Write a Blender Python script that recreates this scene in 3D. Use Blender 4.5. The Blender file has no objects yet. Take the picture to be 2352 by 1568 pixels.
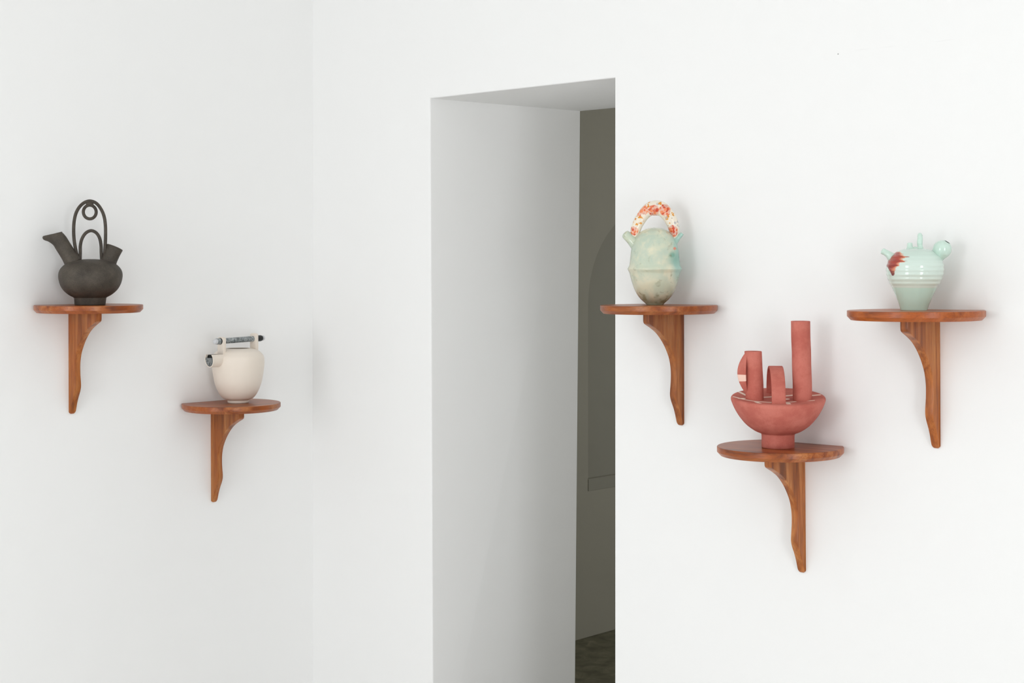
import bpy, bmesh, math, random
from mathutils import Vector, Matrix

# ------------------------------------------------------------------ camera, world, light, exposure
scn = bpy.context.scene
COL = scn.collection
CAM = Vector((3.6133, -2.9157, 1.55))
YAW = 0.75853
FPX = 3413.95
cd = bpy.data.cameras.new('camera')
cd.sensor_width = 36.0
cd.lens = FPX / 2352 * 36.0
cd.shift_y = -(784 - 606.5) / 2352
cd.clip_start = 0.05
cam = bpy.data.objects.new('camera', cd)
COL.objects.link(cam)
cam.location = CAM
cam.rotation_euler = (math.pi / 2, 0, YAW)
scn.camera = cam

scn.view_settings.view_transform = 'Standard'
scn.view_settings.look = 'None'
scn.view_settings.gamma = 1.0
scn.view_settings.use_curve_mapping = False
scn.view_settings.exposure = 0.0
scn.cycles.use_denoising = True
scn.cycles.max_bounces = 8
scn.cycles.diffuse_bounces = 6
scn.cycles.caustics_reflective = False
scn.cycles.caustics_refractive = False
scn.cycles.use_adaptive_sampling = True
scn.cycles.adaptive_threshold = 0.05
scn.cycles.use_light_tree = False
scn.cycles.sample_clamp_indirect = 6.0

world = bpy.data.worlds.new('overcast_sky')
scn.world = world
world.use_nodes = True
world.node_tree.nodes['Background'].inputs[0].default_value = (0.86, 0.93, 1.0, 1)
world.node_tree.nodes['Background'].inputs[1].default_value = 1.0

# daylight: one tall window straight across from the doorway wall, one in the end wall on the right,
# and an added, made-up one to brighten the passage behind the doorway (all outside the picture)
ROOM_A, ROOM_B, ROOM_H = 6.2, 5.5, 3.10
HX, HB, HS = -0.41, 4.6, 2.7       # passage: left wall x, end wall y, right wall x
WINDOWS = {  # centre of the opening on the inner wall face, yaw of the inward normal, width, z0, z1, watts
    'window_1': ((1.70, -ROOM_B), 0.0, 1.35, 0.45, 2.50, 41.0),
    'window_2': ((ROOM_A, -3.05), math.pi / 2, 1.20, 0.08, 2.30, 51.0),
    'window_added': ((1.90, HB), math.pi, 0.70, 1.00, 2.10, 62.0),  # added fill for the dark passage wall
}
for name, ((wx, wy), yaw, ww, z0, z1, watts) in WINDOWS.items():
    ld = bpy.data.lights.new('window_and_fill_light', 'AREA')  # light of the two room windows, and the added passage fill
    ld.shape = 'RECTANGLE'
    ld.size = ww - 0.08
    ld.size_y = z1 - z0 - 0.10
    ld.energy = watts
    ld.color = (0.968, 0.98, 1.0)
    lo = bpy.data.objects.new('window_and_fill_light', ld)
    COL.objects.link(lo)
    nx, ny = -math.sin(yaw), math.cos(yaw)       # inward normal
    lo.location = (wx - nx * 0.01, wy - ny * 0.01, (z0 + z1) / 2)
    lo.rotation_euler = (math.pi / 2, 0, yaw)

# ------------------------------------------------------------------ helpers
def s2l(r, g, b):
    f = lambda c: (c / 255 / 12.92) if c / 255 <= 0.04045 else ((c / 255 + 0.055) / 1.055) ** 2.4
    return (f(r), f(g), f(b), 1.0)

class NT:
    """small wrapper to write node trees as expressions"""
    def __init__(self, name):
        self.mat = bpy.data.materials.new(name)
        self.mat.use_nodes = True
        self.t = self.mat.node_tree
        self.n = self.t.nodes
        self.b = self.n['Principled BSDF']
    def new(self, kind, **kw):
        nd = self.n.new(kind)
        for k, v in kw.items():
            setattr(nd, k, v)
        return nd
    def put(self, sock, v):
        if v is None:
            return
        if isinstance(v, bpy.types.NodeSocket):
            self.t.links.new(v, sock)
        else:
            sock.default_value = v
    def m(self, op, a, b=None, c=None, clamp=False):
        nd = self.new('ShaderNodeMath', operation=op, use_clamp=clamp)
        self.put(nd.inputs[0], a); self.put(nd.inputs[1], b); self.put(nd.inputs[2], c)
        return nd.outputs[0]
    def obj(self):
        return self.new('ShaderNodeTexCoord').outputs['Object']
    def xyz(self, v):
        s = self.new('ShaderNodeSeparateXYZ'); self.put(s.inputs[0], v)
        return s.outputs[0], s.outputs[1], s.outputs[2]
    def mapping(self, v, scale=(1, 1, 1), rot=(0, 0, 0), loc=(0, 0, 0)):
        nd = self.new('ShaderNodeMapping'); self.put(nd.inputs[0], v)
        nd.inputs['Scale'].default_value = scale
        nd.inputs['Rotation'].default_value = rot
        nd.inputs['Location'].default_value = loc
        return nd.outputs[0]
    def noise(self, v, scale, detail=3.0, rough=0.5, dist=0.0):
        nd = self.new('ShaderNodeTexNoise')
        self.put(nd.inputs['Vector'], v)
        nd.inputs['Scale'].default_value = scale
        nd.inputs['Detail'].default_value = detail
        nd.inputs['Roughness'].default_value = rough
        nd.inputs['Distortion'].default_value = dist
        return nd.outputs['Fac']
    def ramp(self, f, stops, interp='LINEAR'):
        nd = self.new('ShaderNodeValToRGB'); self.put(nd.inputs[0], f)
        cr = nd.color_ramp; cr.interpolation = interp
        while len(cr.elements) < len(stops):
            cr.elements.new(0.5)
        for e, (p, c) in zip(cr.elements, stops):
            e.position = p
            e.color = c if not isinstance(c, (int, float)) else (c, c, c, 1)
        return nd.outputs[0]
    def mix(self, f, a, b, mode='MIX'):
        nd = self.new('ShaderNodeMix', data_type='RGBA', blend_type=mode)
        self.put(nd.inputs[0], f); self.put(nd.inputs[6], a); self.put(nd.inputs[7], b)
        return nd.outputs[2]
    def smooth(self, v, lo, hi):
        nd = self.new('ShaderNodeMapRange', interpolation_type='SMOOTHSTEP')
        self.put(nd.inputs[0], v); nd.inputs[1].default_value = lo; nd.inputs[2].default_value = hi
        return nd.outputs[0]
    def bump(self, h, strength=0.2, dist=0.001):
        nd = self.new('ShaderNodeBump')
        nd.inputs['Strength'].default_value = strength
        nd.inputs['Distance'].default_value = dist
        self.put(nd.inputs['Height'], h)
        self.put(self.b.inputs['Normal'], nd.outputs[0])
    def fin(self, col, rough=0.5, spec=0.5, coat=0.0):
        self.put(self.b.inputs['Base Color'], col)
        self.put(self.b.inputs['Roughness'], rough)
        self.b.inputs['Specular IOR Level'].default_value = spec
        self.b.inputs['Coat Weight'].default_value = coat
        self.b.inputs['Coat Roughness'].default_value = 0.08
        return self.mat
    def seg(self, x, y, a, b):
        """distance of (x, y) to the segment a-b"""
        dx, dy = b[0] - a[0], b[1] - a[1]
        L2 = dx * dx + dy * dy
        px, py = self.m('SUBTRACT', x, a[0]), self.m('SUBTRACT', y, a[1])
        h = self.m('MULTIPLY_ADD', px, dx / L2, self.m('MULTIPLY', py, dy / L2), clamp=True)
        ex = self.m('MULTIPLY_ADD', h, -dx, px)
        ey = self.m('MULTIPLY_ADD', h, -dy, py)
        return self.m('SQRT', self.m('ADD', self.m('MULTIPLY', ex, ex), self.m('MULTIPLY', ey, ey)))
    def blob(self, x, z, cx, cz, r, soft=0.4):
        d = self.m('SQRT', self.m('ADD', self.m('POWER', self.m('ABSOLUTE', self.m('SUBTRACT', x, cx)), 2.0),
                                  self.m('POWER', self.m('ABSOLUTE', self.m('SUBTRACT', z, cz)), 2.0)))
        return self.m('SUBTRACT', 1.0, self.smooth(d, r * (1 - soft), r * (1 + soft)))

def new_obj(name, me, mat, parent=None, smooth=True, sharp=None):
    o = bpy.data.objects.new(name, me)
    COL.objects.link(o)
    if mat:
        me.materials.append(mat)
    if smooth:
        me.polygons.foreach_set('use_smooth', [True] * len(me.polygons))
        if sharp:
            me.set_sharp_from_angle(angle=math.radians(sharp))
    if parent:
        o.parent = parent
    return o

def mesh_from(verts, faces, name='mesh'):
    me = bpy.data.meshes.new(name)
    me.from_pydata([tuple(v) for v in verts], [], faces)
    bm = bmesh.new(); bm.from_mesh(me)
    bmesh.ops.recalc_face_normals(bm, faces=bm.faces)
    bm.to_mesh(me); bm.free()
    me.update()
    return me

def loft(rings, cap0=True, cap1=True):
    n = len(rings[0]); verts = [v for r in rings for v in r]; faces = []
    for i in range(len(rings) - 1):
        for j in range(n):
            k = (j + 1) % n
            faces.append((i * n + j, i * n + k, (i + 1) * n + k, (i + 1) * n + j))
    if cap0:
        faces.append(tuple(range(n - 1, -1, -1)))
    if cap1:
        b = (len(rings) - 1) * n
        faces.append(tuple(range(b, b + n)))
    return mesh_from(verts, faces)

def catmull(pts, sub=8):
    """smooth curve through tuples of any length"""
    out = []
    n = len(pts)
    for i in range(n - 1):
        p0, p1, p2, p3 = pts[max(i - 1, 0)], pts[i], pts[i + 1], pts[min(i + 2, n - 1)]
        for s in range(sub):
            t = s / sub
            out.append(tuple(0.5 * (2 * b + (c - a) * t + (2 * a - 5 * b + 4 * c - d) * t * t + (3 * b - a - 3 * c + d) * t ** 3)
                             for a, b, c, d in zip(p0, p1, p2, p3)))
    out.append(tuple(pts[-1]))
    return out

def revolve(profile, seg=72, warp=None, cap0=True, cap1=True):
    """profile of (radius, z) from bottom to top"""
    rings = []
    for r, z in profile:
        ring = []
        for j in range(seg):
            a = 2 * math.pi * j / seg
            v = (max(r, 1e-5) * math.cos(a), max(r, 1e-5) * math.sin(a), z)
            ring.append(warp(v) if warp else v)
        rings.append(ring)
    return loft(rings, cap0, cap1)

def tube(path, radii, seg=20, side=Vector((0, 1, 0)), flat=1.0, cap0=True, cap1=True, closed=False):
    """sweep an ellipse; 'side' is a direction kept in the section, scaled by flat"""
    P = [Vector(p) for p in path]; n = len(P); rings = []
    for i in range(n):
        if closed:
            d = P[(i + 1) % n] - P[i - 1]
        else:
            d = P[min(i + 1, n - 1)] - P[max(i - 1, 0)]
        d.normalize()
        b = (side - d * side.dot(d)).normalized()
        c = d.cross(b).normalized()
        r = radii[i] if isinstance(radii, (list, tuple)) else radii
        rings.append([P[i] + b * (r * flat * math.sin(2 * math.pi * j / seg)) + c * (r * math.cos(2 * math.pi * j / seg)) for j in range(seg)])
    if closed:
        rings.append(rings[0])
        return loft(rings, False, False)
    return loft(rings, cap0, cap1)

def prism(poly, axis_fn, t0, t1, bevel=0.0, bevel_seg=2, bevel_filter=None):
    """extrude a 2D polygon between t0 and t1; axis_fn(p, q, t) -> 3D"""
    bm = bmesh.new()
    a = [bm.verts.new(axis_fn(p, q, t0)) for p, q in poly]
    b = [bm.verts.new(axis_fn(p, q, t1)) for p, q in poly]
    n = len(poly)
    bm.faces.new(a); bm.faces.new(b[::-1])
    for i in range(n):
        k = (i + 1) % n
        bm.faces.new((a[i], b[i], b[k], a[k]))
    bmesh.ops.recalc_face_normals(bm, faces=bm.faces)
    if bevel:
        ed = [e for e in bm.edges if (bevel_filter is None or bevel_filter(e))]
        bmesh.ops.bevel(bm, geom=ed, offset=bevel, segments=bevel_seg, profile=0.5, affect='EDGES', clamp_overlap=True)
    me = bpy.data.meshes.new('mesh')
    bm.to_mesh(me); bm.free()
    return me

def box(x0, x1, y0, y1, z0, z1, bevel=0.0):
    return prism([(x0, y0), (x1, y0), (x1, y1), (x0, y1)], lambda p, q, t: (p, q, t), z0, z1, bevel)

def structure(o):
    o['kind'] = 'structure'
    return o

def thing(name, label, cat, loc, rotz=0.0, group=None):
    o = bpy.data.objects.new(name, None)
    COL.objects.link(o)
    o.location = loc; o.rotation_euler = (0, 0, rotz)
    o.empty_display_size = 0.05
    o['label'] = label; o['category'] = cat
    if group:
        o['group'] = group
    return o

# ------------------------------------------------------------------ materials of the room
def plaster(name, rgb, crack=None, relief=1.0):
    m = NT(name)
    v = m.obj()
    c = s2l(*rgb)
    if crack:
        x, y, z = m.xyz(v)
        xw = m.m('ADD', z, m.m('MULTIPLY', m.m('SUBTRACT', m.noise(v, 9, 4), 0.5), 0.012))
        d = m.seg(x, xw, crack[0], crack[1])
        broken = m.smooth(m.noise(v, 7, 2), 0.46, 0.56)
        mk = m.m('MULTIPLY', m.m('LESS_THAN', d, 0.0011), m.m('MULTIPLY', broken, 0.12))
        c = m.mix(mk, c, s2l(205, 204, 202))
        hole = m.blob(x, z, crack[2][0], crack[2][1], 0.0016, 0.2)
        c = m.mix(m.m('MULTIPLY', hole, 0.6), c, s2l(70, 68, 64))
    m.bump(m.noise(v, 7, 2, 0.45), 0.25 * relief, 0.01)
    return m.fin(c, 0.75, 0.25)

M_wall = plaster('white_plaster', (246, 246, 245), crack=((1.86, 2.0238), (2.27, 2.0238), (1.8554, 2.020)))
M_wall_l = plaster('white_plaster_side', (246, 246, 245))
M_plain = NT('white_paint').fin(s2l(246, 246, 245), 0.8, 0.2)
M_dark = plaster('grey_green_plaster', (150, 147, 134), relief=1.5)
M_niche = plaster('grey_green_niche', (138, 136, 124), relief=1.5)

def m_floor():
    m = NT('pale_floor_screed'); v = m.obj()
    c = m.ramp(m.noise(v, 3, 1), [(0.3, s2l(232, 231, 228)), (0.7, s2l(240, 239, 237))])
    return m.fin(c, 0.55, 0.4)
def m_darkfloor():
    m = NT('dark_stone_floor'); v = m.obj()
    n = m.noise(v, 14, 6, 0.65, 0.6)
    c = m.ramp(n, [(0.3, s2l(80, 78, 60)), (0.55, s2l(106, 103, 84)), (0.75, s2l(130, 126, 106))])
    m.bump(n, 0.4, 0.004)
    return m.fin(c, 0.7, 0.3)
M_floor, M_dfloor = m_floor(), m_darkfloor()
M_frame = NT('window_paint').fin(s2l(236, 235, 232), 0.4)
def m_glass():
    m = NT('window_glass')
    tr = m.new('ShaderNodeBsdfTransparent'); gl = m.new('ShaderNodeBsdfGlossy'); gl.inputs['Roughness'].default_value = 0.02
    mx = m.new('ShaderNodeMixShader'); mx.inputs[0].default_value = 0.05
    m.t.links.new(tr.outputs[0], mx.inputs[1]); m.t.links.new(gl.outputs[0], mx.inputs[2])
    m.t.links.new(mx.outputs[0], m.n['Material Output'].inputs[0])
    return m.mat
M_glass = m_glass()

# ------------------------------------------------------------------ the room
WT = 0.644                      # thickness of the old wall with the doorway
DX0, DX1, DZ = 0.5284, 1.2089, 2.0225
def build_wall_right():
    bm = bmesh.new()
    # doorway outline on the front plane (y=0) and on the back plane (y=WT), slightly out of true like the plaster
    def ring(y, lean0, lean1, rise):
        return [(-0.41 if y > 0 else 0.0, y, 0), (DX0 + lean0, y, 0), (DX0 + lean1, y, DZ + rise), (DX1, y, DZ + rise), (DX1, y, 0),
                (ROOM_A, y, 0), (ROOM_A, y, ROOM_H), (-0.41 if y > 0 else 0.0, y, ROOM_H)]
    a = [bm.verts.new(p) for p in ring(0.0, 0.013, 0.0, 0.0)]
    b = [bm.verts.new(p) for p in ring(WT, -0.014, 0.010, 0.011)]
    def quadface(v, idx):
        return bm.faces.new([v[i] for i in idx])
    # front and back: n-gons with the notch
    quadface(a, range(8)); quadface(b, range(7, -1, -1))
    for i in range(8):
        k = (i + 1) % 8
        bm.faces.new((a[i], b[i], b[k], a[k]))
    bmesh.ops.recalc_face_normals(bm, faces=bm.faces)
    keys = [(a[1], a[2]), (a[2], a[3]), (a[3], a[4]), (b[1], b[2]), (b[2], b[3]), (b[3], b[4])]
    ed = [e for e in bm.edges for p, q in keys if set(e.verts) == {p, q}]
    bmesh.ops.bevel(bm, geom=ed, offset=0.004, segments=3, profile=0.5, affect='EDGES')
    bmesh.ops.triangulate(bm, faces=[f for f in bm.faces if len(f.verts) > 4])
    me = bpy.data.meshes.new('wall_right'); bm.to_mesh(me); bm.free()
    return structure(new_obj('wall_right', me, M_wall, smooth=False))
build_wall_right()
structure(new_obj('wall_left', box(-0.30, 0.0, -ROOM_B - 0.25, 0.0, 0, ROOM_H), M_wall_l, smooth=False))
structure(new_obj('floor', box(-0.30, ROOM_A + 0.2, -ROOM_B - 0.25, 0.0, -0.15, 0.0), M_floor, smooth=False))
structure(new_obj('ceiling', box(-0.30, ROOM_A + 0.2, -ROOM_B - 0.25, WT, ROOM_H, ROOM_H + 0.15), M_plain, smooth=False))
def window_wall(name, win, mat, lo, hi, H):
    """wall from lo to hi along its own x (metres from the window centre), 0.25 thick, with the window let in"""
    (wx, wy), yaw, ww, z0, z1, _ = WINDOWS[win]
    hw = ww / 2
    bm = bmesh.new()
    for (ax, bx, az, bz) in ((lo, -hw, 0, H), (hw, hi, 0, H), (-hw, hw, 0, z0), (-hw, hw, z1, H)):
        vs = [bm.verts.new((x, y, z)) for z in (az, bz) for y in (-0.25, 0.0) for x in (ax, bx)]
        for q in ((0, 1, 3, 2), (4, 6, 7, 5), (0, 4, 5, 1), (2, 3, 7, 6), (0, 2, 6, 4), (1, 5, 7, 3)):
            bm.faces.new([vs[i] for i in q])
    bmesh.ops.recalc_face_normals(bm, faces=bm.faces)
    me = bpy.data.meshes.new(name); bm.to_mesh(me); bm.free()
    o = structure(new_obj(name, me, mat, smooth=False))
    o.location = (wx, wy, 0); o.rotation_euler = (0, 0, yaw)
    w = bpy.data.objects.new(win, None); COL.objects.link(w); structure(w)
    w.location = (wx, wy, z0); w.rotation_euler = (0, 0, yaw)
    h = z1 - z0; y0, y1 = -0.10, -0.04
    for ax, bx, az, bz in ((-hw, -hw + 0.05, 0, h), (hw - 0.05, hw, 0, h), (-0.04, 0.04, 0.05, h - 0.05),
                           (-hw + 0.05, hw - 0.05, 0, 0.05), (-hw + 0.05, hw - 0.05, h - 0.05, h)):
        new_obj('window_frame', box(ax, bx, y0, y1, az, bz), M_frame, w, smooth=False)
    for ax, bx in ((-hw + 0.05, -0.04), (0.04, hw - 0.05)):
        new_obj('pane', box(ax, bx, -0.073, -0.067, 0.05, h - 0.05), M_glass, w, smooth=False)
window_wall('wall_back', 'window_1', M_plain, -1.7, ROOM_A - 1.7, ROOM_H)
window_wall('wall_end', 'window_2', M_plain, -(ROOM_B + 0.25) + 3.05, 3.05 , ROOM_H)

# ---- the dim room beyond the doorway, lit by the added window
def hall_wall():
    # wall with a shallow arched recess: outline (y, z); arch between y=RA..RB
    RA, RB, ZS, ZT = 1.79, 2.616, 0.656, 1.793
    W = RB - RA; cy = (RA + RB) / 2; spring = ZT - W / 2
    arch = [(RA, ZS), (RA, spring)]
    for i in range(1, 24):
        t = math.pi * (1 - i / 24)
        arch.append((cy + W / 2 * math.cos(t), spring + (ZT - spring) * math.sin(t)))
    arch += [(RB, spring), (RB, ZS)]
    bm = bmesh.new()
    D = 0.02
    fr = [bm.verts.new((HX, y, z)) for y, z in arch]
    bk = [bm.verts.new((HX - D, y, z)) for y, z in arch]
    n = len(arch)
    for i in range(n):
        k = (i + 1) % n
        bm.faces.new((fr[i], fr[k], bk[k], bk[i]))
    rf = bm.faces.new(bk); rf.material_index = 1
    y0, y1, zt = WT, HB, ROOM_H
    c = {k: bm.verts.new((HX, *k)) for k in ((y0, 0), (y1, 0), (y1, zt), (y0, zt), (RA, 0), (RB, 0), (RA, zt), (RB, zt))}
    bm.faces.new((c[(y0, 0)], c[(RA, 0)], fr[0], fr[1], c[(RA, zt)], c[(y0, zt)]))
    bm.faces.new((c[(RB, 0)], c[(y1, 0)], c[(y1, zt)], c[(RB, zt)], fr[-2], fr[-1]))
    bm.faces.new((c[(RA, 0)], c[(RB, 0)], fr[-1], fr[0]))
    bm.faces.new([c[(RA, zt)]] + fr[1:-1] + [c[(RB, zt)]])
    # outer shell so that the wall has real thickness
    o = [bm.verts.new((HX - 0.25, y, z)) for y, z in ((y0, 0), (y1, 0), (y1, zt), (y0, zt))]
    bm.faces.new(o)
    bm.faces.new((c[(y0, 0)], o[0], o[3], c[(y0, zt)]))
    bm.faces.new((c[(y1, 0)], c[(y1, zt)], o[2], o[1]))
    bm.faces.new((o[0], c[(y0, 0)], c[(RA, 0)], c[(RB, 0)], c[(y1, 0)], o[1]))
    bm.faces.new((o[3], o[2], c[(y1, zt)], c[(RB, zt)], c[(RA, zt)], c[(y0, zt)]))
    bmesh.ops.recalc_face_normals(bm, faces=bm.faces)
    bmesh.ops.triangulate(bm, faces=[f for f in bm.faces if len(f.verts) > 4])
    me = bpy.data.meshes.new('wall_passage'); bm.to_mesh(me); bm.free()
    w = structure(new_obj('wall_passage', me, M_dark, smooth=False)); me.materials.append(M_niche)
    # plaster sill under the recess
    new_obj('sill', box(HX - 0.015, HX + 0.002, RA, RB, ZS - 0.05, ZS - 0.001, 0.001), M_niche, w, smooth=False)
hall_wall()
window_wall('wall_passage_end', 'window_added', M_dark, 1.90 - 2.95, 1.90 + 0.66, ROOM_H)  # end wall carries the added fill window
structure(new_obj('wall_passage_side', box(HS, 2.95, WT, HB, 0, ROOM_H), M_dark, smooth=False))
structure(new_obj('floor_passage', box(-0.66, 2.95, 0.0, HB + 0.2, -0.15, -0.001), M_dfloor, smooth=False))
structure(new_obj('ceiling_passage', box(-0.66, 2.95, WT, HB + 0.2, ROOM_H, ROOM_H + 0.15), M_dark, smooth=False))

# ------------------------------------------------------------------ wall shelves
def m_wood(name, axis, seed, dark=1.0, orange=0.55, tan=0):
    """warm oiled hardwood; grain runs along local axis 'x' or 'z'"""
    m = NT(name); v = m.obj()
    sc = {'x': (1.2, 16, 16), 'z': (16, 16, 1.2)}[axis]
    w = m.mapping(v, sc, loc=(seed * 3.1, seed * 1.7, seed * 2.3))
    band = m.noise(w, 3.2, 3, 0.5, 0.5)
    fine = m.noise(m.mapping(v, tuple(q * 5 for q in sc), loc=(seed, seed, 0)), 4.0, 2, 0.5, 0.1)
    broad = m.noise(m.mapping(v, (6, 6, 6), loc=(seed * 5, 0, seed)), 1.4, 2)
    k = dark
    c = m.ramp(band, [(0.33, s2l(116 * k, 52 * k + tan, 14 * k + tan)), (0.45, s2l(154 * k, 76 * k + tan, 24 * k + tan)), (0.55, s2l(172 * k, 94 * k + tan, 38 * k + tan)), (0.68, s2l(188 * k, 114 * k + tan, 58 * k + tan))])
    c = m.mix(m.m('MULTIPLY', m.smooth(broad, 0.38, 0.62), orange), c, s2l(176 * k, 84 * k, 16 * k))
    c = m.mix(m.m('MULTIPLY', m.smooth(fine, 0.47, 0.66), 0.28), c, s2l(92 * k, 42 * k, 14 * k))
    m.bump(fine, 0.12, 0.0006)
    return m.fin(c, 0.34, 0.45)

BR, BE, BT, BCH = 0.14, 0.0885, 0.0200, 0.0075   # board radius, centre distance from wall, thickness, chamfer
def board_mesh():
    def ring(r, z, n=64):
        a0 = -math.asin(min(BE / r, 0.999))
        return [(r * math.cos(a0 + (math.pi - 2 * a0) * i / n), BE + r * math.sin(a0 + (math.pi - 2 * a0) * i / n), z) for i in range(n + 1)]
    rings = [ring(BR - BCH, -BT), ring(BR, -BT * 0.60), ring(BR, -0.0012), ring(BR - 0.0012, 0.0)]
    # keep the cut edge flush with the wall
    return loft(rings, True, True)
BW = 0.0180
BPROF = [(0.138, -0.036), (0.136, -0.0425), (0.126, -0.0480), (0.110, -0.0555), (0.0900, -0.0670), (0.0710, -0.0835), (0.0545, -0.103), (0.0405, -0.126),
         (0.0345, -0.1434), (0.0315, -0.161), (0.0315, -0.1805), (0.0330, -0.196), (0.0352, -0.213), (0.0345, -0.224), (0.0300, -0.236),
         (0.0225, -0.250), (0.0165, -0.264), (0.0115, -0.279), (0.0085, -0.289), (0.0060, -0.2935), (0.0035, -0.2948)]
def bracket_mesh():
    poly = [(0.0, -BT), (0.138, -BT)] + catmull(BPROF, 3) + [(0.0012, -0.2935), (0.0, -0.290)]
    def front(e):      # ease the long front edges of both cheeks
        a, b = e.verts
        same = abs(a.co.x - b.co.x) < 1e-6
        return same and max(a.co.y, b.co.y) > 0.003 and not (abs(a.co.z + BT) < 1e-6 and abs(b.co.z + BT) < 1e-6) and min(a.co.y, b.co.y) > 0.001
    me = prism(poly, lambda p, q, t: (t, p, q), -BW / 2, BW / 2, 0.0022, 3, front)
    for v in me.vertices:                            # round the tip off
        if v.co.z < -0.284:
            v.co.x *= math.sqrt(max(0.0, 1 - 0.75 * ((-0.284 - v.co.z) / 0.0108) ** 2))
    return me
ME_board, ME_bracket = board_mesh(), bracket_mesh()

SHELVES = {  # wall, position along wall, height of board top, tilt, label
    1: ('L', None, None, 0.0, 'round-fronted wooden wall shelf under the black clay vessel, farthest left'),
    2: ('L', None, None, 0.0, 'round-fronted wooden wall shelf under the white teapot, low near the corner'),
    3: ('R', None, None, 0.0, 'round-fronted wooden wall shelf under the pale green jug, beside the doorway'),
    4: ('R', None, None, 0.0, 'round-fronted wooden wall shelf under the terracotta bowl with tubes, lowest of all'),
    5: ('R', None, None, 0.0, 'round-fronted wooden wall shelf under the mint green vessel, farthest right'),
}
XR = {3: 0.56807 + 0.85023, 4: 0.91006 + 0.85023, 5: 1.24287 + 0.85023}
YL = {1: -0.8272, 2: -0.3689}
ZT = {1: 1.55 - 0.10763, 2: 1.55 - 0.39837, 3: 1.55 - 0.09778, 4: 1.55 - 0.40719, 5: 1.55 - 0.09612}
TILT = {1: 0.0, 2: 0.0, 3: 0.006, 4: 0.013, 5: 0.008}
TONE = {1: 1.0, 2: 0.97, 3: 0.95, 4: 1.02, 5: 1.04}
for i in range(1, 6):
    wall, _, _, _, lab = SHELVES[i]
    loc = (0, YL[i], ZT[i]) if wall == 'L' else (XR[i], 0, ZT[i])
    rz = -math.pi / 2 if wall == 'L' else math.pi
    t = thing('wall_shelf', lab, 'shelf', loc, rz, 'wooden wall shelves')
    t.rotation_euler = (0, TILT[i], rz)
    b = new_obj('board', ME_board.copy(), m_wood('board_wood', 'x', i, TONE[i] * 0.95, 0.7), t, True, 30)
    k = new_obj('bracket', ME_bracket.copy(), m_wood('bracket_wood', 'z', i + 7, TONE[i], 0.2, 9), t, True, 25)

# ------------------------------------------------------------------ vessels
def stand(i, dep, u):
    """point on board i at distance dep from the wall, u along the wall (to the right in the photo), with its yaw and scale"""
    if i in (1, 2):
        p = Vector((dep, YL[i] + u, ZT[i]))
    else:
        p = Vector((XR[i] + u, -dep, ZT[i] ))
        p.z += -math.tan(TILT[i]) * (-u)
    d = p - CAM; d.z = 0
    yaw = math.atan2(-d.x, d.y)
    fwd = Vector((-math.sin(YAW), math.cos(YAW), 0))
    Y = d.dot(fwd)
    return p, yaw, Y / FPX, d.length / Y

class V:
    """converts drawing units of a vessel to metres: origin at the middle of its foot"""
    def __init__(self, s, k, cx, base, unit):
        self.sx = s / k / unit; self.sz = s / unit; self.cx = cx; self.base = base
    def x(self, px): return (px - self.cx) * self.sx
    def z(self, py): return (self.base - py) * self.sz
    def r(self, p): return p * self.sx
    def p(self, px, py, y=0.0): return (self.x(px), y * self.sx, self.z(py))

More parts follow.
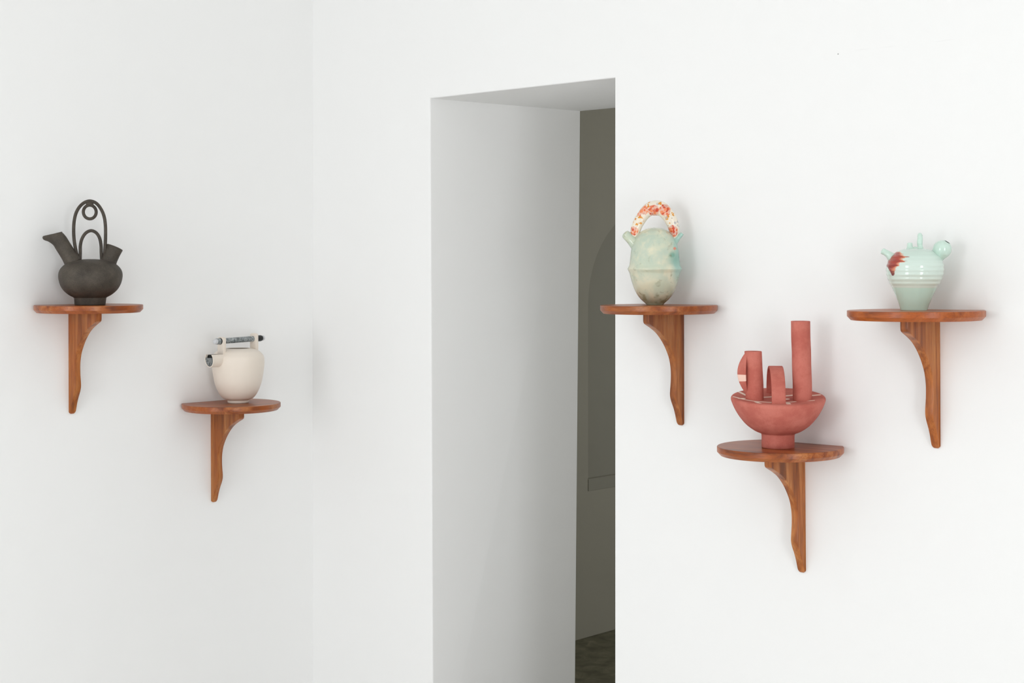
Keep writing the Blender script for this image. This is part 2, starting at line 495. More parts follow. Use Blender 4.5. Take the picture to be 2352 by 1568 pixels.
# ---- 1: black clay vessel with looped handle ------------------------------------------------
def black_vessel():
    p, yaw, s, k = stand(1, 0.11, -0.0092)
    t = thing('handled_vessel', 'matte black clay vessel with tall looped handle, spout and short neck', 'vessel', p, yaw)
    g = V(s, k, 770, 1418, 5.2267)
    m = NT('black_clay'); v = m.obj()
    f = m.noise(v, 420, 3, 0.7); q = m.noise(v, 26, 3, 0.6)
    c = m.ramp(m.m('MULTIPLY_ADD', f, 0.45, m.m('MULTIPLY', q, 0.6)), [(0.30, s2l(46, 41, 35)), (0.55, s2l(74, 67, 59)), (0.8, s2l(98, 90, 79))])
    m.bump(f, 0.25, 0.0006)
    mat = m.fin(c, 0.62, 0.35)
    pr = [(0, 1418), (180, 1418), (187, 1410), (191, 1370), (195, 1338), (202, 1326), (262, 1293), (325, 1238), (368, 1165), (387, 1085), (383, 1025),
          (358, 975), (310, 930), (240, 897), (150, 876), (60, 868), (0, 867)]
    prof = [(g.r(a), g.z(b)) for a, b in ([pr[0], pr[1]] + catmull(pr[1:], 5)[1:])]
    prof[0] = (1e-4, prof[0][1]); prof[-1] = (1e-4, prof[-1][1])
    new_obj('body', revolve(prof, 72, lambda w: (w[0] + 0.007 * 0.25 * (w[2] / 0.1), w[1], w[2])), mat, t)
    # spout: tube that ends in a drawn-out pouring lip; coordinates on a 17.42 px grid
    h = V(s, k, (207.3 - 90) * 17.42, (701.3 - 520) * 17.42, 17.42)
    ax0, ax1 = Vector((1330, 1390)), Vector((800, 540))
    n = 32; rings = []
    d2 = (ax1 - ax0).normalized()
    nrm = Vector((-d2.y, d2.x))                      # towards upper right / lower left in drawing
    if nrm.x < 0: nrm = -nrm
    R = 310.0
    def circ(c, r, ry=None):
        return [(h.x(c.x + nrm.x * r * math.cos(a)), h.r((ry or r) * math.sin(a)), h.z(c.y + nrm.y * r * math.cos(a))) for a in [2 * math.pi * j / n for j in range(n)]]
    at = lambda q: ax0 + (ax1 - ax0) * q
    for tt, rr in ((-0.1, 1.14), (0.08, 1.07), (0.25, 1.01), (0.5, 1.0), (0.75, 1.0), (0.93, 1.0)):
        rings.append(circ(at(tt), R * rr))
    # rim outline: teardrop between the back corner and the rounded tip of the lip
    def rim(ext, lift, shrink=1.0, dz=0.0):
        out = []
        for j in range(n):
            a = 2 * math.pi * j / n
            ca, sa = math.cos(a), math.sin(a)
            if ca >= 0:
                px, wd, py = 610 + 330 * ca * shrink, 300 * shrink * sa, 325 - 85 * ca
            else:
                px, wd, py = 610 + ext * ca, 300 * shrink * sa * (1 - 0.42 * ca * ca), 325 - 85 * ca
            out.append((h.x(px), h.r(wd), h.z(py + dz + lift * max(0.0, -ca) ** 1.3)))
        return out
    top, low = circ(at(1.03), R), rim(335, 155, 1.0, 26)
    rings.append([tuple(p * 0.5 + q * 0.5 for p, q in zip(u, w)) for u, w in zip(top, low)])
    rings.append(low)
    ctrl = rings[:]
    rings = []
    for i in range(len(ctrl[0])):
        rings.append(catmull([c[i] for c in ctrl], 4))
    rings = [list(r) for r in zip(*rings)]
    rings += [rim(405, 132, 1.0, 18), rim(445, 95, 1.0, 10), rim(458, 55, 1.0, 2), rim(445, 22, 0.99, -6), rim(415, 4, 0.96, -9), rim(370, -4, 0.92, -5), rim(340, 6, 0.88, 14)]
    rings.append(circ(at(0.86), R * 0.84)); rings.append(circ(at(0.3), R * 0.8))
    new_obj('spout', loft(rings), mat, t)
    # short filling neck on the right, leaning back a little
    c0, c1 = g.p(955, 985, 0), g.p(1070, 722, 30)
    P = [Vector(c0) + (Vector(c1) - Vector(c0)) * q for q in (0, 0.25, 0.45, 0.7, 0.9, 0.985, 1.0, 0.99, 0.9, 0.4)]
    rad = [g.r(q) for q in (118, 104, 96, 97, 102, 105, 101, 92, 88, 82)]
    d = (Vector(c1) - Vector(c0)).normalized()
    b = (Vector((0, 1, 0)) - d * d.y).normalized(); cc = d.cross(b)
    new_obj('neck', loft([[q + b * (r * math.sin(2 * math.pi * j / 32)) + cc * (r * math.cos(2 * math.pi * j / 32)) for j in range(32)] for q, r in zip(P, rad)]), mat, t)
    # looped handle: tall arch, low arch and hanging ring
    def arc(name, pts, r, parent):
        cp = catmull(pts, 7)
        return new_obj(name, tube([g.p(a, b2, 0) for a, b2 in cp], g.r(r), 14), mat, parent)
    hd = arc('handle', [(625, 860), (600, 760), (578, 620), (575, 470), (592, 350), (630, 262), (690, 198), (765, 170), (842, 194), (900, 262), (938, 350), (955, 460), (957, 600), (950, 740), (942, 860)], 20.5, t)
    arc('handle_arch', [(650, 900), (653, 790), (655, 700), (676, 618), (722, 552), (785, 526), (845, 552), (885, 615), (902, 700), (905, 790), (912, 900)], 20.0, t)
    rg = [(767 + 77 * math.cos(2 * math.pi * j / 48), 302 + 82 * math.sin(2 * math.pi * j / 48)) for j in range(48)]
    new_obj('handle_ring', tube([g.p(a, b2, 0) for a, b2 in rg], g.r(19.5), 14, closed=True), mat, hd)
    br = [[(g.x(767 + w * math.cos(a)), g.r(15 * math.sin(a)), g.z(y)) for a in [2 * math.pi * j / 16 for j in range(16)]] for w, y in ((66, 166), (56, 184), (46, 198), (46, 210), (54, 228))]
    new_obj('handle_joint', loft(br), mat, hd)
black_vessel()

# ---- 2: white teapot with marbled bar handle --------------------------------------------------
def white_teapot():
    p, yaw, s, k = stand(2, 0.10, 0.0151)
    t = thing('teapot', 'off-white porcelain teapot with grey marbled bar handle and open spout', 'teapot', p, yaw)
    g = V(s, k, 546.8, 926.6, 1.0)
    m = NT('white_porcelain'); v = m.obj()
    c = m.mix(m.noise(v, 18, 2), s2l(238, 227, 214), s2l(232, 221, 208))
    white = m.fin(c, 0.42, 0.4)
    m = NT('marbled_porcelain'); v = m.obj()
    q = m.noise(v, 75, 5, 0.65, 2.2)
    c = m.ramp(q, [(0.30, s2l(66, 72, 72)), (0.48, s2l(128, 134, 135)), (0.62, s2l(172, 177, 178)), (0.75, s2l(188, 190, 192))])
    marble = m.fin(c, 0.4, 0.4)
    m = NT('dark_marbled_porcelain'); v = m.obj()
    q = m.noise(m.mapping(v, (1, 1, 0.45)), 190, 5, 0.7, 1.5)
    c = m.ramp(q, [(0.34, s2l(38, 42, 42)), (0.5, s2l(98, 102, 102)), (0.66, s2l(165, 168, 168))])
    dmarble = m.fin(c, 0.45, 0.4)
    black = NT('black_glaze_and_shade').fin(s2l(24, 27, 27), 0.4, 0.3)  # glaze of the collar and cap, also the painted dark in the spout
    pale = NT('pale_grey_porcelain').fin(s2l(205, 206, 208), 0.4)
    pr = [(0.05, 926.6), (23, 926.6), (24.3, 925.6), (24.6, 922.5), (24.2, 920.5), (26.5, 919.4), (34.2, 916.2), (40.6, 909.5), (47, 899), (53.5, 882), (57.9, 861), (60.3, 842), (60.7, 830), (59.3, 820.5), (55.2, 814),
          (48.5, 808), (39, 804), (31, 802.2), (28.4, 801.4), (27.4, 801.8), (28.5, 803.5), (36, 806)]
    prof = [(g.r(a), g.z(b)) for a, b in (pr[:3] + catmull(pr[3:17], 5) + pr[17:])]
    # inner wall, so that the opening is a real hollow
    prof += [(g.r(a), g.z(b)) for a, b in ((52, 818), (57, 838), (56.5, 860), (50, 890), (36, 909), (0.05, 914))]
    new_obj('body', revolve(prof, 80), white, t)
    # handle frame turned towards the viewer on the left
    al = math.radians(42)
    hx = Vector((-math.cos(al), -math.sin(al), 0)); hy = Vector((-math.sin(al), math.cos(al), 0))
    def L(r, side, py):
        w = hx * g.r(r) + hy * g.r(side); return (w.x, w.y, g.z(py))
    tilt = 0.022
    def post(r, top, bot):
        n = 14
        poly = [(-10, bot)] + [(10, bot)] + [(10 * math.cos(math.pi * q / n * 1.0), top + 4 - 4 * math.sin(math.pi * q / n)) for q in range(n + 1)]
        return prism(poly, lambda a, b, w: L(r + w, a, b), -4.2, 4.2, 0.0006, 2)
    new_obj('handle_post', post(50, 774.0, 814), white, t, True, 30)
    new_obj('handle_post', post(-50, 768.5, 814), white, t, True, 30)
    zc = lambda r: 782.3 + r * 0.016
    bar = [(46.5, 6.3), (-46.5, 6.3)]
    def cyl(r0, r1, rad, nr=1, dome=0.0, n=28):
        rings = []
        steps = [(r0, rad), (r1, rad)]
        if dome:
            steps = [(r0, rad), (r0 + (r1 - r0) * (1 - dome), rad)] + [(r0 + (r1 - r0) * (1 - dome + dome * math.sin(q)), rad * math.cos(q)) for q in (0.4, 0.75, 1.05, 1.3)]
        for rr, ra in steps:
            rings.append([L(rr, ra * math.cos(2 * math.pi * j / n), zc(rr) - ra * math.sin(2 * math.pi * j / n)) for j in range(n)])
        return loft(rings)
    b = new_obj('handle_bar', cyl(46, -46, 6.4), marble, t, True, 40)
    new_obj('end_collar', cyl(54, 56.4, 7.4), black, b, True, 40)
    new_obj('end_cap', cyl(56.4, 66, 6.9), marble, b, True, 40)
    new_obj('end_tip', cyl(66, 75, 6.2, dome=0.5), pale, b, True, 40)
    new_obj('end_cap', cyl(-54, -76, 7.2, dome=0.3), black, b, True, 40)
    new_obj('end_tip', cyl(-74.5, -82, 6.0, dome=0.5), pale, b, True, 40)
    # open spout: round trough cut flat on top
    cyv, rx, ry = 824.5, 14.6, 17.0
    def U(scale, top):
        th0 = math.asin(min(0.98, (cyv - top) / (ry * scale)))
        n = 26; pts = []
        for q in range(n + 1):
            a = th0 + (-math.pi - 2 * th0) * q / n
            pts.append((rx * scale * math.cos(a), cyv - ry * scale * math.sin(a)))
        return pts
    outer, inner = U(1.0, 812.8), U(0.90, 812.8)
    poly = outer + inner[::-1]
    def sp(a, b, w):                       # taper and rise a little to the lip
        f = (w - 50) / 38
        return L(w + (b - 825) * -0.10 * f, a * (1.02 - 0.04 * f), b - 0.6 * f)
    me = prism(poly, sp, 46, 88)
    so = new_obj('spout', me, white, t, True, 35)
    ins = U(0.91, 820.0)
    new_obj('spout_insert', prism(ins, sp, 83.5, 87.3), dmarble, so, True, 35)
    new_obj('spout_hole_shade', prism(U(0.91, 813.4), sp, 62, 82), black, so, True, 35)  # solid black block, painted shade in place of the hollow spout
white_teapot()

# ---- 3: pale green jug with painted hoop handle ------------------------------------------------
def green_jug():
    p, yaw, s, k = stand(3, 0.088, -0.0121)
    t = thing('glazed_jug', 'pale green mottled egg-shaped jug with orange flowered hoop handle', 'jug', p, yaw)
    g = V(s, k, 602, 1355, 5.2267)
    m = NT('mottled_celadon'); v = m.obj(); x, y, z = m.xyz(v)
    a = m.noise(v, 22, 4, 0.55, 0.6); b = m.noise(m.mapping(v, (1, 1, 1), loc=(3, 1, 2)), 34, 4, 0.6, 0.4)
    c = m.mix(m.smooth(a, 0.38, 0.62), s2l(222, 219, 192), s2l(202, 210, 187))
    upper = m.smooth(z, g.z(960), g.z(800))
    c = m.mix(m.m('MULTIPLY', upper, m.m('MULTIPLY', m.smooth(b, 0.35, 0.65), 0.6)), c, s2l(176, 198, 184))
    # blue-green run on the right below the small spout
    teal = m.m('MULTIPLY', m.smooth(m.m('ADD', x, m.m('MULTIPLY', m.m('SUBTRACT', a, 0.5), 0.02)), g.x(770), g.x(860)), m.smooth(z, g.z(1180), g.z(950)))
    c = m.mix(m.m('MULTIPLY', teal, 0.8), c, s2l(150, 196, 186))
    run = m.m('MAXIMUM', m.m('MULTIPLY', m.blob(x, z, g.x(812), g.z(760), g.r(38), 0.8), 0.8), m.m('MULTIPLY', m.blob(x, z, g.x(850), g.z(790), g.r(70), 0.9), 0.5))
    c = m.mix(run, c, s2l(92, 158, 138))
    # olive flecks, thicker towards the foot
    sp = m.noise(v, 58, 2, 0.5, 0.2)
    low = m.m('MULTIPLY_ADD', m.smooth(z, g.z(1130), g.z(1320)), 0.10, 0.0)
    fl = m.smooth(m.m('ADD', sp, low), 0.58, 0.80)
    c = m.mix(m.m('MULTIPLY', fl, 0.6), c, s2l(128, 124, 84))
    ft = m.m('SUBTRACT', 1.0, m.smooth(m.m('ADD', z, m.m('MULTIPLY', m.m('SUBTRACT', b, 0.5), 0.03)), g.z(1345), g.z(1190)))
    c = m.mix(m.m('MULTIPLY', ft, 0.42), c, s2l(142, 136, 84))
    flw = m.m('MULTIPLY', m.blob(x, z, g.x(838), g.z(680), g.r(17), 0.3), m.m('LESS_THAN', y, 0.0))
    c = m.mix(flw, c, s2l(226, 140, 112))
    glaze = m.fin(c, 0.08, 0.8)
    pr = [(1, 1355), (98, 1355), (104, 1351), (112, 1338), (168, 1288), (218, 1226), (256, 1145), (283, 1060), (301, 990), (310, 962), (326, 930), (325, 915), (307, 878), (299, 820), (293, 760), (286, 700), (271, 635),
          (244, 572), (207, 515), (160, 470), (105, 442), (50, 430), (1, 427)]
    prof = [(g.r(a), g.z(b)) for a, b in (pr[:3] + catmull(pr[3:], 4))]
    new_obj('body', revolve(prof, 80), glaze, t)
    # left spout, fat with a rounded mouth; right pipe, thin
    q = catmull([(395, 660, 74), (345, 600, 66), (305, 560, 58), (268, 523, 56), (246, 503, 49), (236, 494, 30), (233, 491, 8)], 4)
    new_obj('spout', tube([g.p(a, b, -10) for a, b, r in q], [g.r(max(r, 1)) for a, b, r in q], 24), glaze, t)
    q = catmull([(800, 650, 62), (838, 602, 44), (870, 566, 31), (905, 527, 25), (932, 499, 21.5)], 4)
    pts = [(a, b, r) for a, b, r in q] + [(932, 499, 14), (915, 517, 13)]
    P = [Vector(g.p(a, b, -15)) for a, b, r in pts]
    d = (P[len(q) - 1] - P[0]).normalized(); bb = Vector((0, 1, 0)); cc = d.cross(bb)
    pipe = new_obj('pipe_spout', loft([[c0 + bb * (g.r(r) * math.sin(2 * math.pi * j / 20)) + cc * (g.r(r) * math.cos(2 * math.pi * j / 20)) for j in range(20)] for c0, (a, b, r) in zip(P, pts)]), glaze, t)
    # hoop handle with painted flowers
    h = V(s, k, (1505.2 - 1420) * 8.711, (699.2 - 445) * 8.711, 8.711)
    m = NT('flower_painted_glaze'); v = m.obj(); x, y, z = m.xyz(v)
    cream = s2l(238, 228, 210)
    vo = m.new('ShaderNodeTexVoronoi'); vo.inputs['Scale'].default_value = 125.0; vo.inputs['Randomness'].default_value = 0.9
    nv = m.new('ShaderNodeTexNoise'); nv.inputs['Scale'].default_value = 85.0; m.put(nv.inputs['Vector'], v)
    wv = m.new('ShaderNodeVectorMath', operation='MULTIPLY_ADD'); m.put(wv.inputs[0], nv.outputs['Color']); wv.inputs[1].default_value = (0.011, 0.011, 0.011); m.put(wv.inputs[2], v)
    m.put(vo.inputs['Vector'], wv.outputs[0])
    dist, rnd = vo.outputs['Distance'], vo.outputs['Color']
    sr = m.new('ShaderNodeSeparateColor'); m.put(sr.inputs[0], rnd)
    r0, r1 = sr.outputs[0], sr.outputs[1]
    petal = m.m('SUBTRACT', 1.0, m.smooth(dist, 0.44, 0.56))
    wob = m.m('MULTIPLY', m.m('SUBTRACT', m.noise(v, 130, 2), 0.5), 0.008)
    xw, zw = m.m('ADD', x, wob), m.m('SUBTRACT', z, wob)
    def patches(lst):
        o = None
        for px, py, r in lst:
            bl = m.blob(xw, zw, h.x(px), h.z(py), h.r(r), 0.12)
            o = bl if o is None else m.m('MAXIMUM', o, bl)
        return o
    red = patches([(325, 735, 88), (525, 320, 92), (722, 325, 112), (945, 320, 112), (1095, 740, 112), (440, 400, 50)])
    yel = patches([(410, 530, 105), (1045, 470, 118), (610, 200, 70), (850, 180, 45)])
    gry = patches([(1185, 590, 70), (790, 215, 30), (960, 470, 40)])
    col = m.mix(m.m('MULTIPLY', yel, m.m('MULTIPLY', petal, m.smooth(r1, 0.18, 0.22))), cream, m.mix(r0, s2l(228, 156, 36), s2l(214, 128, 40)))
    col = m.mix(m.m('MULTIPLY', gry, m.m('MULTIPLY', petal, 0.7)), col, s2l(176, 176, 180))
    rp = m.mix(m.smooth(r0, 0.35, 0.65), s2l(204, 66, 24), s2l(236, 138, 92))
    rp = m.mix(m.smooth(m.noise(v, 210, 3), 0.55, 0.66), rp, s2l(222, 86, 40))
    col = m.mix(m.m('MULTIPLY', red, m.m('MULTIPLY_ADD', petal, 0.45, 0.55)), col, rp)
    vd = m.new('ShaderNodeTexVoronoi'); vd.inputs['Scale'].default_value = 70.0; m.put(vd.inputs['Vector'], v)
    dots = m.m('MULTIPLY', m.m('LESS_THAN', vd.outputs['Distance'], 0.075), m.m('SUBTRACT', 1.0, red))
    col = m.mix(m.m('MULTIPLY', dots, 0.85), col, s2l(46, 44, 46))
    painted = m.fin(col, 0.18, 0.6)
    q = catmull([(385, 1010, 60), (335, 880, 78), (345, 790, 92), (364, 700, 101), (405, 590, 108), (480, 465, 114), (560, 365, 122), (650, 298, 140), (765, 275, 152), (880, 300, 146), (965, 372, 134), (1042, 478, 127),
                 (1100, 600, 120), (1128, 720, 104), (1128, 820, 88), (1100, 930, 62), (1070, 1010, 46)], 5)
    new_obj('handle', tube([h.p(a, b, 0) for a, b, r in q], [h.r(r) * (1 + 0.012 * math.sin(n * 0.9)) for n, (a, b, r) in enumerate(q)], 26, flat=0.8), painted, t)
green_jug()

# ---- 4: terracotta bowl with tubes ---------------------------------------------------------------
def red_bowl():
    p, yaw, s, k = stand(4, 0.11, 0.0091)
    t = thing('tube_vessel', 'matte terracotta footed bowl closed on top with two upright tubes and strap handle', 'vessel', p, yaw)
    g = V(s, k, 638, 1352, 4.3563)
    def clay(name, lines=False):
        m = NT(name); v = m.obj()
        f = m.noise(v, 380, 3, 0.6); q = m.noise(v, 24, 4, 0.6)
        c = m.mix(m.smooth(q, 0.35, 0.68), s2l(203, 120, 106), s2l(187, 101, 88))
        c = m.mix(m.m('MULTIPLY', m.smooth(f, 0.55, 0.75), 0.3), c, s2l(174, 84, 70))
        if lines:
            x, y, z = m.xyz(v)
            wob = m.m('MULTIPLY', m.m('SUBTRACT', m.noise(v, 60, 2), 0.5), 0.003)
            yy = m.m('ADD', y, wob)
            u = s / 9.408
            P = lambda a, b: ((a - 1190) * u / k, -(b - 352) / 0.19 * u / k)
            segs = [((245, 378), (450, 408)), ((450, 408), (700, 431)), ((700, 431), (1200, 444)), ((1200, 444), (1545, 417)), ((360, 400), (475, 380)), ((345, 272), (560, 330)), ((890, 325), (1510, 278)),
                    ((1770, 402), (1940, 412)), ((1880, 300), (2085, 305))]
            mk = None
            for a, b in segs:
                d = m.m('LESS_THAN', m.seg(x, yy, P(*a), P(*b)), 0.0042)
                mk = d if mk is None else m.m('MAXIMUM', mk, d)
            for a, b in (((730, 452), (800, 486)), ((1395, 450), (1420, 486))):
                mk = m.m('MAXIMUM', mk, m.m('LESS_THAN', m.seg(x, yy, P(*a), P(*b)), 0.0050))
            mk = m.m('MAXIMUM', mk, m.m('GREATER_THAN', m.blob(x, y, *P(1375, 355), 0.007, 0.1), 0.5))
            up = m.m('GREATER_THAN', z, g.z(960))
            geo = m.new('ShaderNodeNewGeometry')
            nx, ny, nz = m.xyz(geo.outputs['Normal'])
            top = m.m('GREATER_THAN', nz, 0.75)
            c = m.mix(m.m('MULTIPLY', mk, m.m('MULTIPLY', up, top)), c, s2l(244, 222, 206))
        m.bump(f, 0.22, 0.0005)
        return m.fin(c, 0.8, 0.25)
    mat, matl = clay('terracotta'), clay('terracotta_with_inlay', True)
    pr = [(1, 1352), (160, 1352), (165, 1347), (166, 1300), (165, 1250), (167, 1225), (176, 1211), (235, 1186), (320, 1125), (392, 1040), (440, 960), (468, 895), (475, 868), (470, 850), (455, 841), (430, 843), (300, 858), (120, 866), (1, 866)]
    TIL = 0.105
    def warp(w):
        f = max(0.0, min(1.0, (w[2] - g.z(1200)) / (g.z(870) - g.z(1200))))
        return (w[0], w[1], w[2] + f * TIL * w[1])
    prof = [(g.r(a), g.z(b)) for a, b in (pr[:3] + catmull(pr[3:], 4))]
    new_obj('body', revolve(prof, 88, warp), matl, t)
    def topz(yl):                                 # height of the slanted top at local y
        return g.z(862) + TIL * yl
    def pipe(name, lx, ly, path, r0, r1, wall=10):
        y0 = ly
        pts = [(px, py, r0 + (r1 - r0) * i / (len(path) - 1)) for i, (px, py) in enumerate(path)]
        q = catmull(pts, 5)
        rings = []
        N = 36
        def ring(px, py, r, wob=0.0):
            return [(g.x(px) + g.r(r * (1 + wob * math.sin(3 * a + py * 0.02))) * math.cos(a), y0 + g.r(r) * math.sin(a), g.z(py)) for a in [2 * math.pi * j / N for j in range(N)]]
        for px, py, r in q: rings.append(ring(px, py, r, 0.01))
        px, py, r = q[-1]
        rings += [ring(px, py - 2.5, r - 2), ring(px, py - 3, r - wall * 0.6), ring(px, py, r - wall), ring(px, py + 160, r - wall)]
        return new_obj(name, loft(rings), mat, t)
    lt = pipe('short_tube', 405, -g.r(62), [(405, 905), (404, 860), (402, 720), (396, 560), (388, 392)], 92, 87)
    pipe('tall_tube', 880, -g.r(55), [(882, 905), (881, 860), (878, 700), (872, 480), (866, 280), (861, 88)], 96, 96)
    # strap handle standing across the top, front to back
    def strap(path, wvec, width, thick, name, parent, taper=None, fold=0):
        P = [Vector(q) for q in path]; rings = []
        n = len(P)
        for i in range(n):
            d = (P[min(i + 1, n - 1)] - P[max(i - 1, 0)]).normalized()
            w = (wvec - d * wvec.dot(d)).normalized(); nn = d.cross(w).normalized()
            wd = width * (taper[i] if taper else 1.0)
            sec = []
            for a, b in ((-1, -.7), (-.94, -1), (-.5, -1), (0, -1), (.5, -1), (.94, -1), (1, -.7), (1, .7), (.94, 1), (.5, 1), (0, 1), (-.5, 1), (-.94, 1), (-1, .7)):
                sec.append(P[i] + w * (a * wd / 2) + nn * (b * thick / 2))
            rings.append(sec)
        return new_obj(name, loft(rings), mat, parent, True, 50)
    f0 = Vector((g.x(645), -g.r(300), 0)); b0 = Vector((g.x(588), g.r(285), 0)); pts = []
    for j in range(33):
        a = math.pi * j / 32
        mid = f0.lerp(b0, 0.5 - 0.5 * math.cos(a))
        base = topz(mid.y) - 0.004
        pts.append((mid.x, mid.y, base + (g.z(535) - g.z(862)) * math.sin(a) ** 0.8))
    strap(pts, Vector((1, 0.06, 0)), g.r(138), g.r(26), 'strap_handle', t)
    # ear of the short tube: a bowed clay strip seen flat-on
    ear = []; tp = []
    for j in range(25):
        q = j / 24
        py = 408 + (800 - 408) * q
        bow = math.sin(math.pi * q) ** 0.85
        ear.append((g.x(326) - g.r(50) * bow, -g.r(62) - g.r(30) - g.r(34) * bow, g.z(py)))
        tp.append(0.22 + 0.78 * bow)
    e = strap(ear, Vector((-0.80, 0.60, 0)), g.r(104), g.r(15), 'ear_handle', t, tp)
    m = NT('pale_slip'); slip = m.fin(s2l(244, 206, 190), 0.75, 0.25)
    # pale stripe painted on the ear
    me = e.data; me.materials.append(slip)
    for f in me.polygons:
        z = sum((me.vertices[i].co.z for i in f.vertices)) / len(f.vertices)
        if abs(z - g.z(648)) < g.r(34):
            f.material_index = 1
red_bowl()

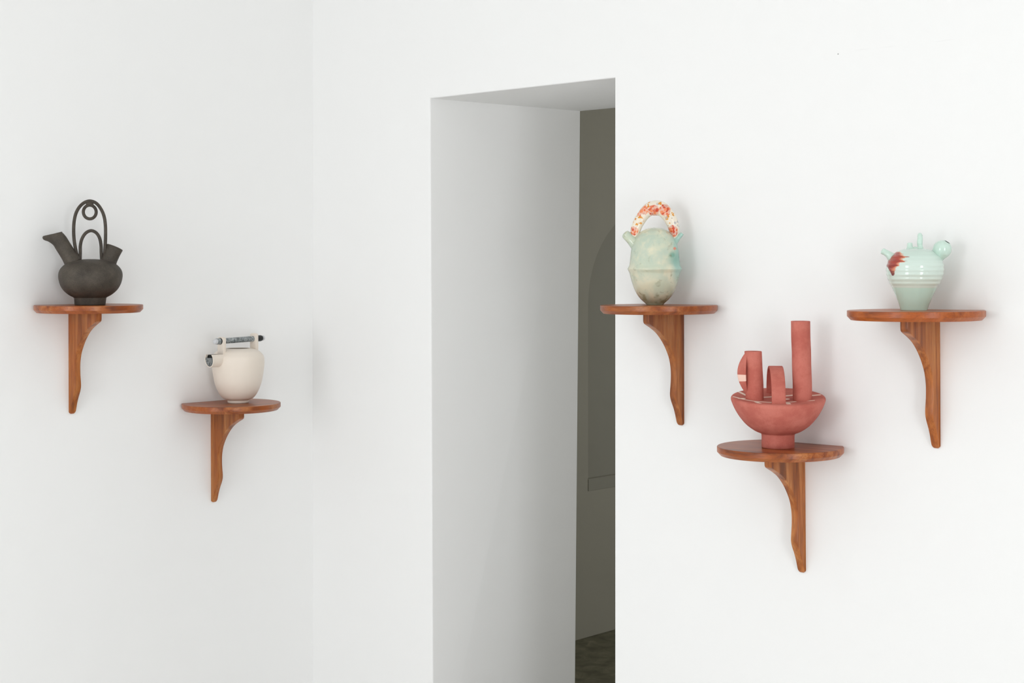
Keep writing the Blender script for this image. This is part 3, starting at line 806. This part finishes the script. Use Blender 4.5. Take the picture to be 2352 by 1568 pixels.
# ---- 5: mint vessel ------------------------------------------------------------------------------
def mint_vessel():
    p, yaw, s, k = stand(5, 0.085, -0.006)
    t = thing('spouted_vessel', 'glossy ribbed mint green vessel with red glaze splash and bulb neck', 'vessel', p, yaw)
    g = V(s, k, 1021, 1281, 6.0314)
    def mint(name, full):
        m = NT(name); v = m.obj(); x, y, z = m.xyz(v)
        q = m.noise(v, 20, 3, 0.5)
        base = m.mix(m.smooth(q, 0.3, 0.7), s2l(206, 229, 216), s2l(199, 224, 211))
        if not full:
            return m.fin(base, 0.08, 0.8)
        zz = m.m('ADD', z, m.m('MULTIPLY', m.m('SUBTRACT', m.noise(v, 9, 2), 0.5), 0.004))
        hi = m.smooth(zz, g.z(972), g.z(962))
        band = m.mix(m.smooth(z, g.z(960), g.z(700)), s2l(216, 229, 216), s2l(212, 229, 219))
        band = m.mix(m.smooth(z, g.z(640), g.z(480)), band, s2l(204, 223, 212))
        c = m.mix(hi, s2l(202, 231, 216), band)
        # red copper glaze splash on the left shoulder
        zn = m.m('DIVIDE', m.m('SUBTRACT', z, g.z(805)), g.z(445) - g.z(805))
        st = [(805, 735, 742), (797, 716, 757), (775, 706, 768), (740, 690, 766), (700, 664, 788), (660, 636, 838), (620, 632, 885), (580, 634, 898), (540, 655, 908), (500, 695, 890), (470, 740, 850), (445, 800, 836)]
        nrm = lambda a: (a - 600) / 400.0       # splash edges as fractions
        pos = lambda b: (805 - b) / 360.0
        lo = m.ramp(zn, [(pos(b), nrm(l)) for b, l, r in st]); hi2 = m.ramp(zn, [(pos(b), nrm(r)) for b, l, r in st])
        xn = m.m('DIVIDE', m.m('SUBTRACT', x, g.x(600)), g.r(400))
        streak = m.noise(m.mapping(v, (0.12, 0.12, 1.0), rot=(0, 0.22, 0)), 230, 3, 0.6)
        sw = m.m('MULTIPLY', m.m('SUBTRACT', streak, 0.5), m.m('MULTIPLY_ADD', m.smooth(zn, 0.12, 0.4), 0.75, 0.02))
        inside = m.m('MULTIPLY', m.smooth(m.m('SUBTRACT', m.m('ADD', hi2, sw), xn), 0.0, 0.05), m.smooth(m.m('SUBTRACT', xn, lo), -0.005, 0.012))
        inside = m.m('MULTIPLY', inside, m.m('MULTIPLY', m.m('LESS_THAN', y, 0.0), m.m('MULTIPLY', m.m('GREATER_THAN', zn, 0.0), m.m('LESS_THAN', zn, 1.0))))
        edge = m.smooth(m.m('SUBTRACT', m.m('ADD', hi2, sw), xn), 0.02, 0.22)
        rc = m.mix(edge, s2l(228, 150, 112), s2l(172, 54, 30))
        rc = m.mix(m.smooth(streak, 0.5, 0.66), rc, s2l(142, 36, 20))
        rc = m.mix(m.smooth(zn, 0.25, 0.05), rc, s2l(118, 32, 26))
        rc = m.mix(m.m('MULTIPLY', m.smooth(m.m('SUBTRACT', xn, lo), 0.10, 0.0), 0.7), rc, s2l(120, 52, 58))
        c = m.mix(inside, c, rc)
        return m.fin(c, 0.08, 0.8)
    mb, mp = mint('mint_glaze_with_splash', True), mint('mint_glaze', False)
    pr = [(186, 1279), (192, 1262), (206, 1215), (232, 1150), (262, 1080), (290, 1020), (318, 965), (345, 918), (372, 865), (393, 800), (403, 735), (401, 680), (388, 620), (362, 565), (322, 515), (265, 470), (195, 441), (110, 428), (40, 424), (1, 423)]
    cp = catmull(pr, 8); prof = [(g.r(1), g.z(1281)), (g.r(180), g.z(1281))]
    for r, y in cp:                                 # throwing ribs on the upper body
        amp = 0.0
        if 455 < y < 962:
            amp = 2.9 * math.sin((y - 455) / 63.0 * 2 * math.pi) * min(1, (962 - y) / 25, (y - 455) / 40)
        prof.append((g.r(max(1, r + amp)), g.z(y)))
    new_obj('body', revolve(prof, 88, lambda w: (w[0] + g.r(16) * w[2] / g.z(735), w[1], w[2])), mb, t)
    # left spout
    q = catmull([(770, 590, 100), (715, 548, 72), (672, 512, 53), (630, 484, 45), (598, 468, 46), (580, 460, 40), (572, 456, 26), (570, 455, 5)], 4)
    new_obj('spout', tube([g.p(a, b, -30) for a, b, r in q], [g.r(max(r, 1)) for a, b, r in q], 24), mp, t)
    # two broken-off handle stumps on top
    q = catmull([(968, 445, 78), (967, 420, 52), (965, 395, 40), (965, 368, 37), (966, 352, 33), (966, 346, 22), (966, 345, 4)], 4)
    new_obj('short_stub', tube([g.p(a, b, -10) for a, b, r in q], [g.r(r) for a, b, r in q], 20), mp, t)
    q = catmull([(1112, 445, 58), (1110, 425, 42), (1109, 390, 37), (1106, 350, 37), (1104, 310, 38), (1106, 275, 37), (1110, 245, 34), (1112, 228, 27), (1113, 221, 14), (1113, 219, 3)], 5)
    tw = [(a + 3.0 * math.sin(n * 0.35), b, r * (1 + 0.045 * math.sin(n * 0.42 + 1))) for n, (a, b, r) in enumerate(q)]
    new_obj('tall_stub', tube([g.p(a, b, 8 + 3 * math.cos(n * 0.6)) for n, (a, b, r) in enumerate(tw)], [g.r(r) for a, b, r in tw], 20, flat=0.8), mp, t)
    q = catmull([(1000, 436, 26), (1040, 420, 20), (1080, 432, 22)], 4)
    new_obj('stub_web', tube([g.p(a, b, 4) for a, b, r in q], [g.r(r) for a, b, r in q], 12), mp, t)
    # bulb neck with a small mouth that opens up, right and a little to the front
    q = catmull([(1285, 640, 122), (1318, 580, 104), (1346, 535, 97), (1372, 496, 112), (1398, 460, 127), (1422, 424, 128), (1445, 390, 114), (1464, 362, 88), (1475, 346, 58), (1481, 338, 44)], 5)
    P = [(a, b, r) for a, b, r in q] + [(1479, 341, 36), (1462, 368, 34)]
    d = (Vector(g.p(1481, 338, -58)) - Vector(g.p(1313, 590, 0))).normalized()
    bb = (Vector((0, 1, 0)) - d * d.y).normalized(); cc = d.cross(bb)
    def circle(a, b, r, n):
        off = -58 * max(0.0, min(1.0, (590 - b) / 252)) ** 1.5
        return [Vector(g.p(a, b, off)) + bb * (g.r(r) * math.sin(2 * math.pi * j / n)) + cc * (g.r(r) * math.cos(2 * math.pi * j / n)) for j in range(n)]
    nk = new_obj('bulb_neck', loft([circle(a, b, r, 36) for a, b, r in P], True, False), mp, t)
    dk = NT('mouth_shade').fin(s2l(36, 44, 40), 0.6)
    new_obj('mouth', loft([circle(1480.5, 339, 38, 24), circle(1470, 356, 38, 24)]), dk, nk)  # dark disc, colour stands in for the shade inside the mouth
mint_vessel()
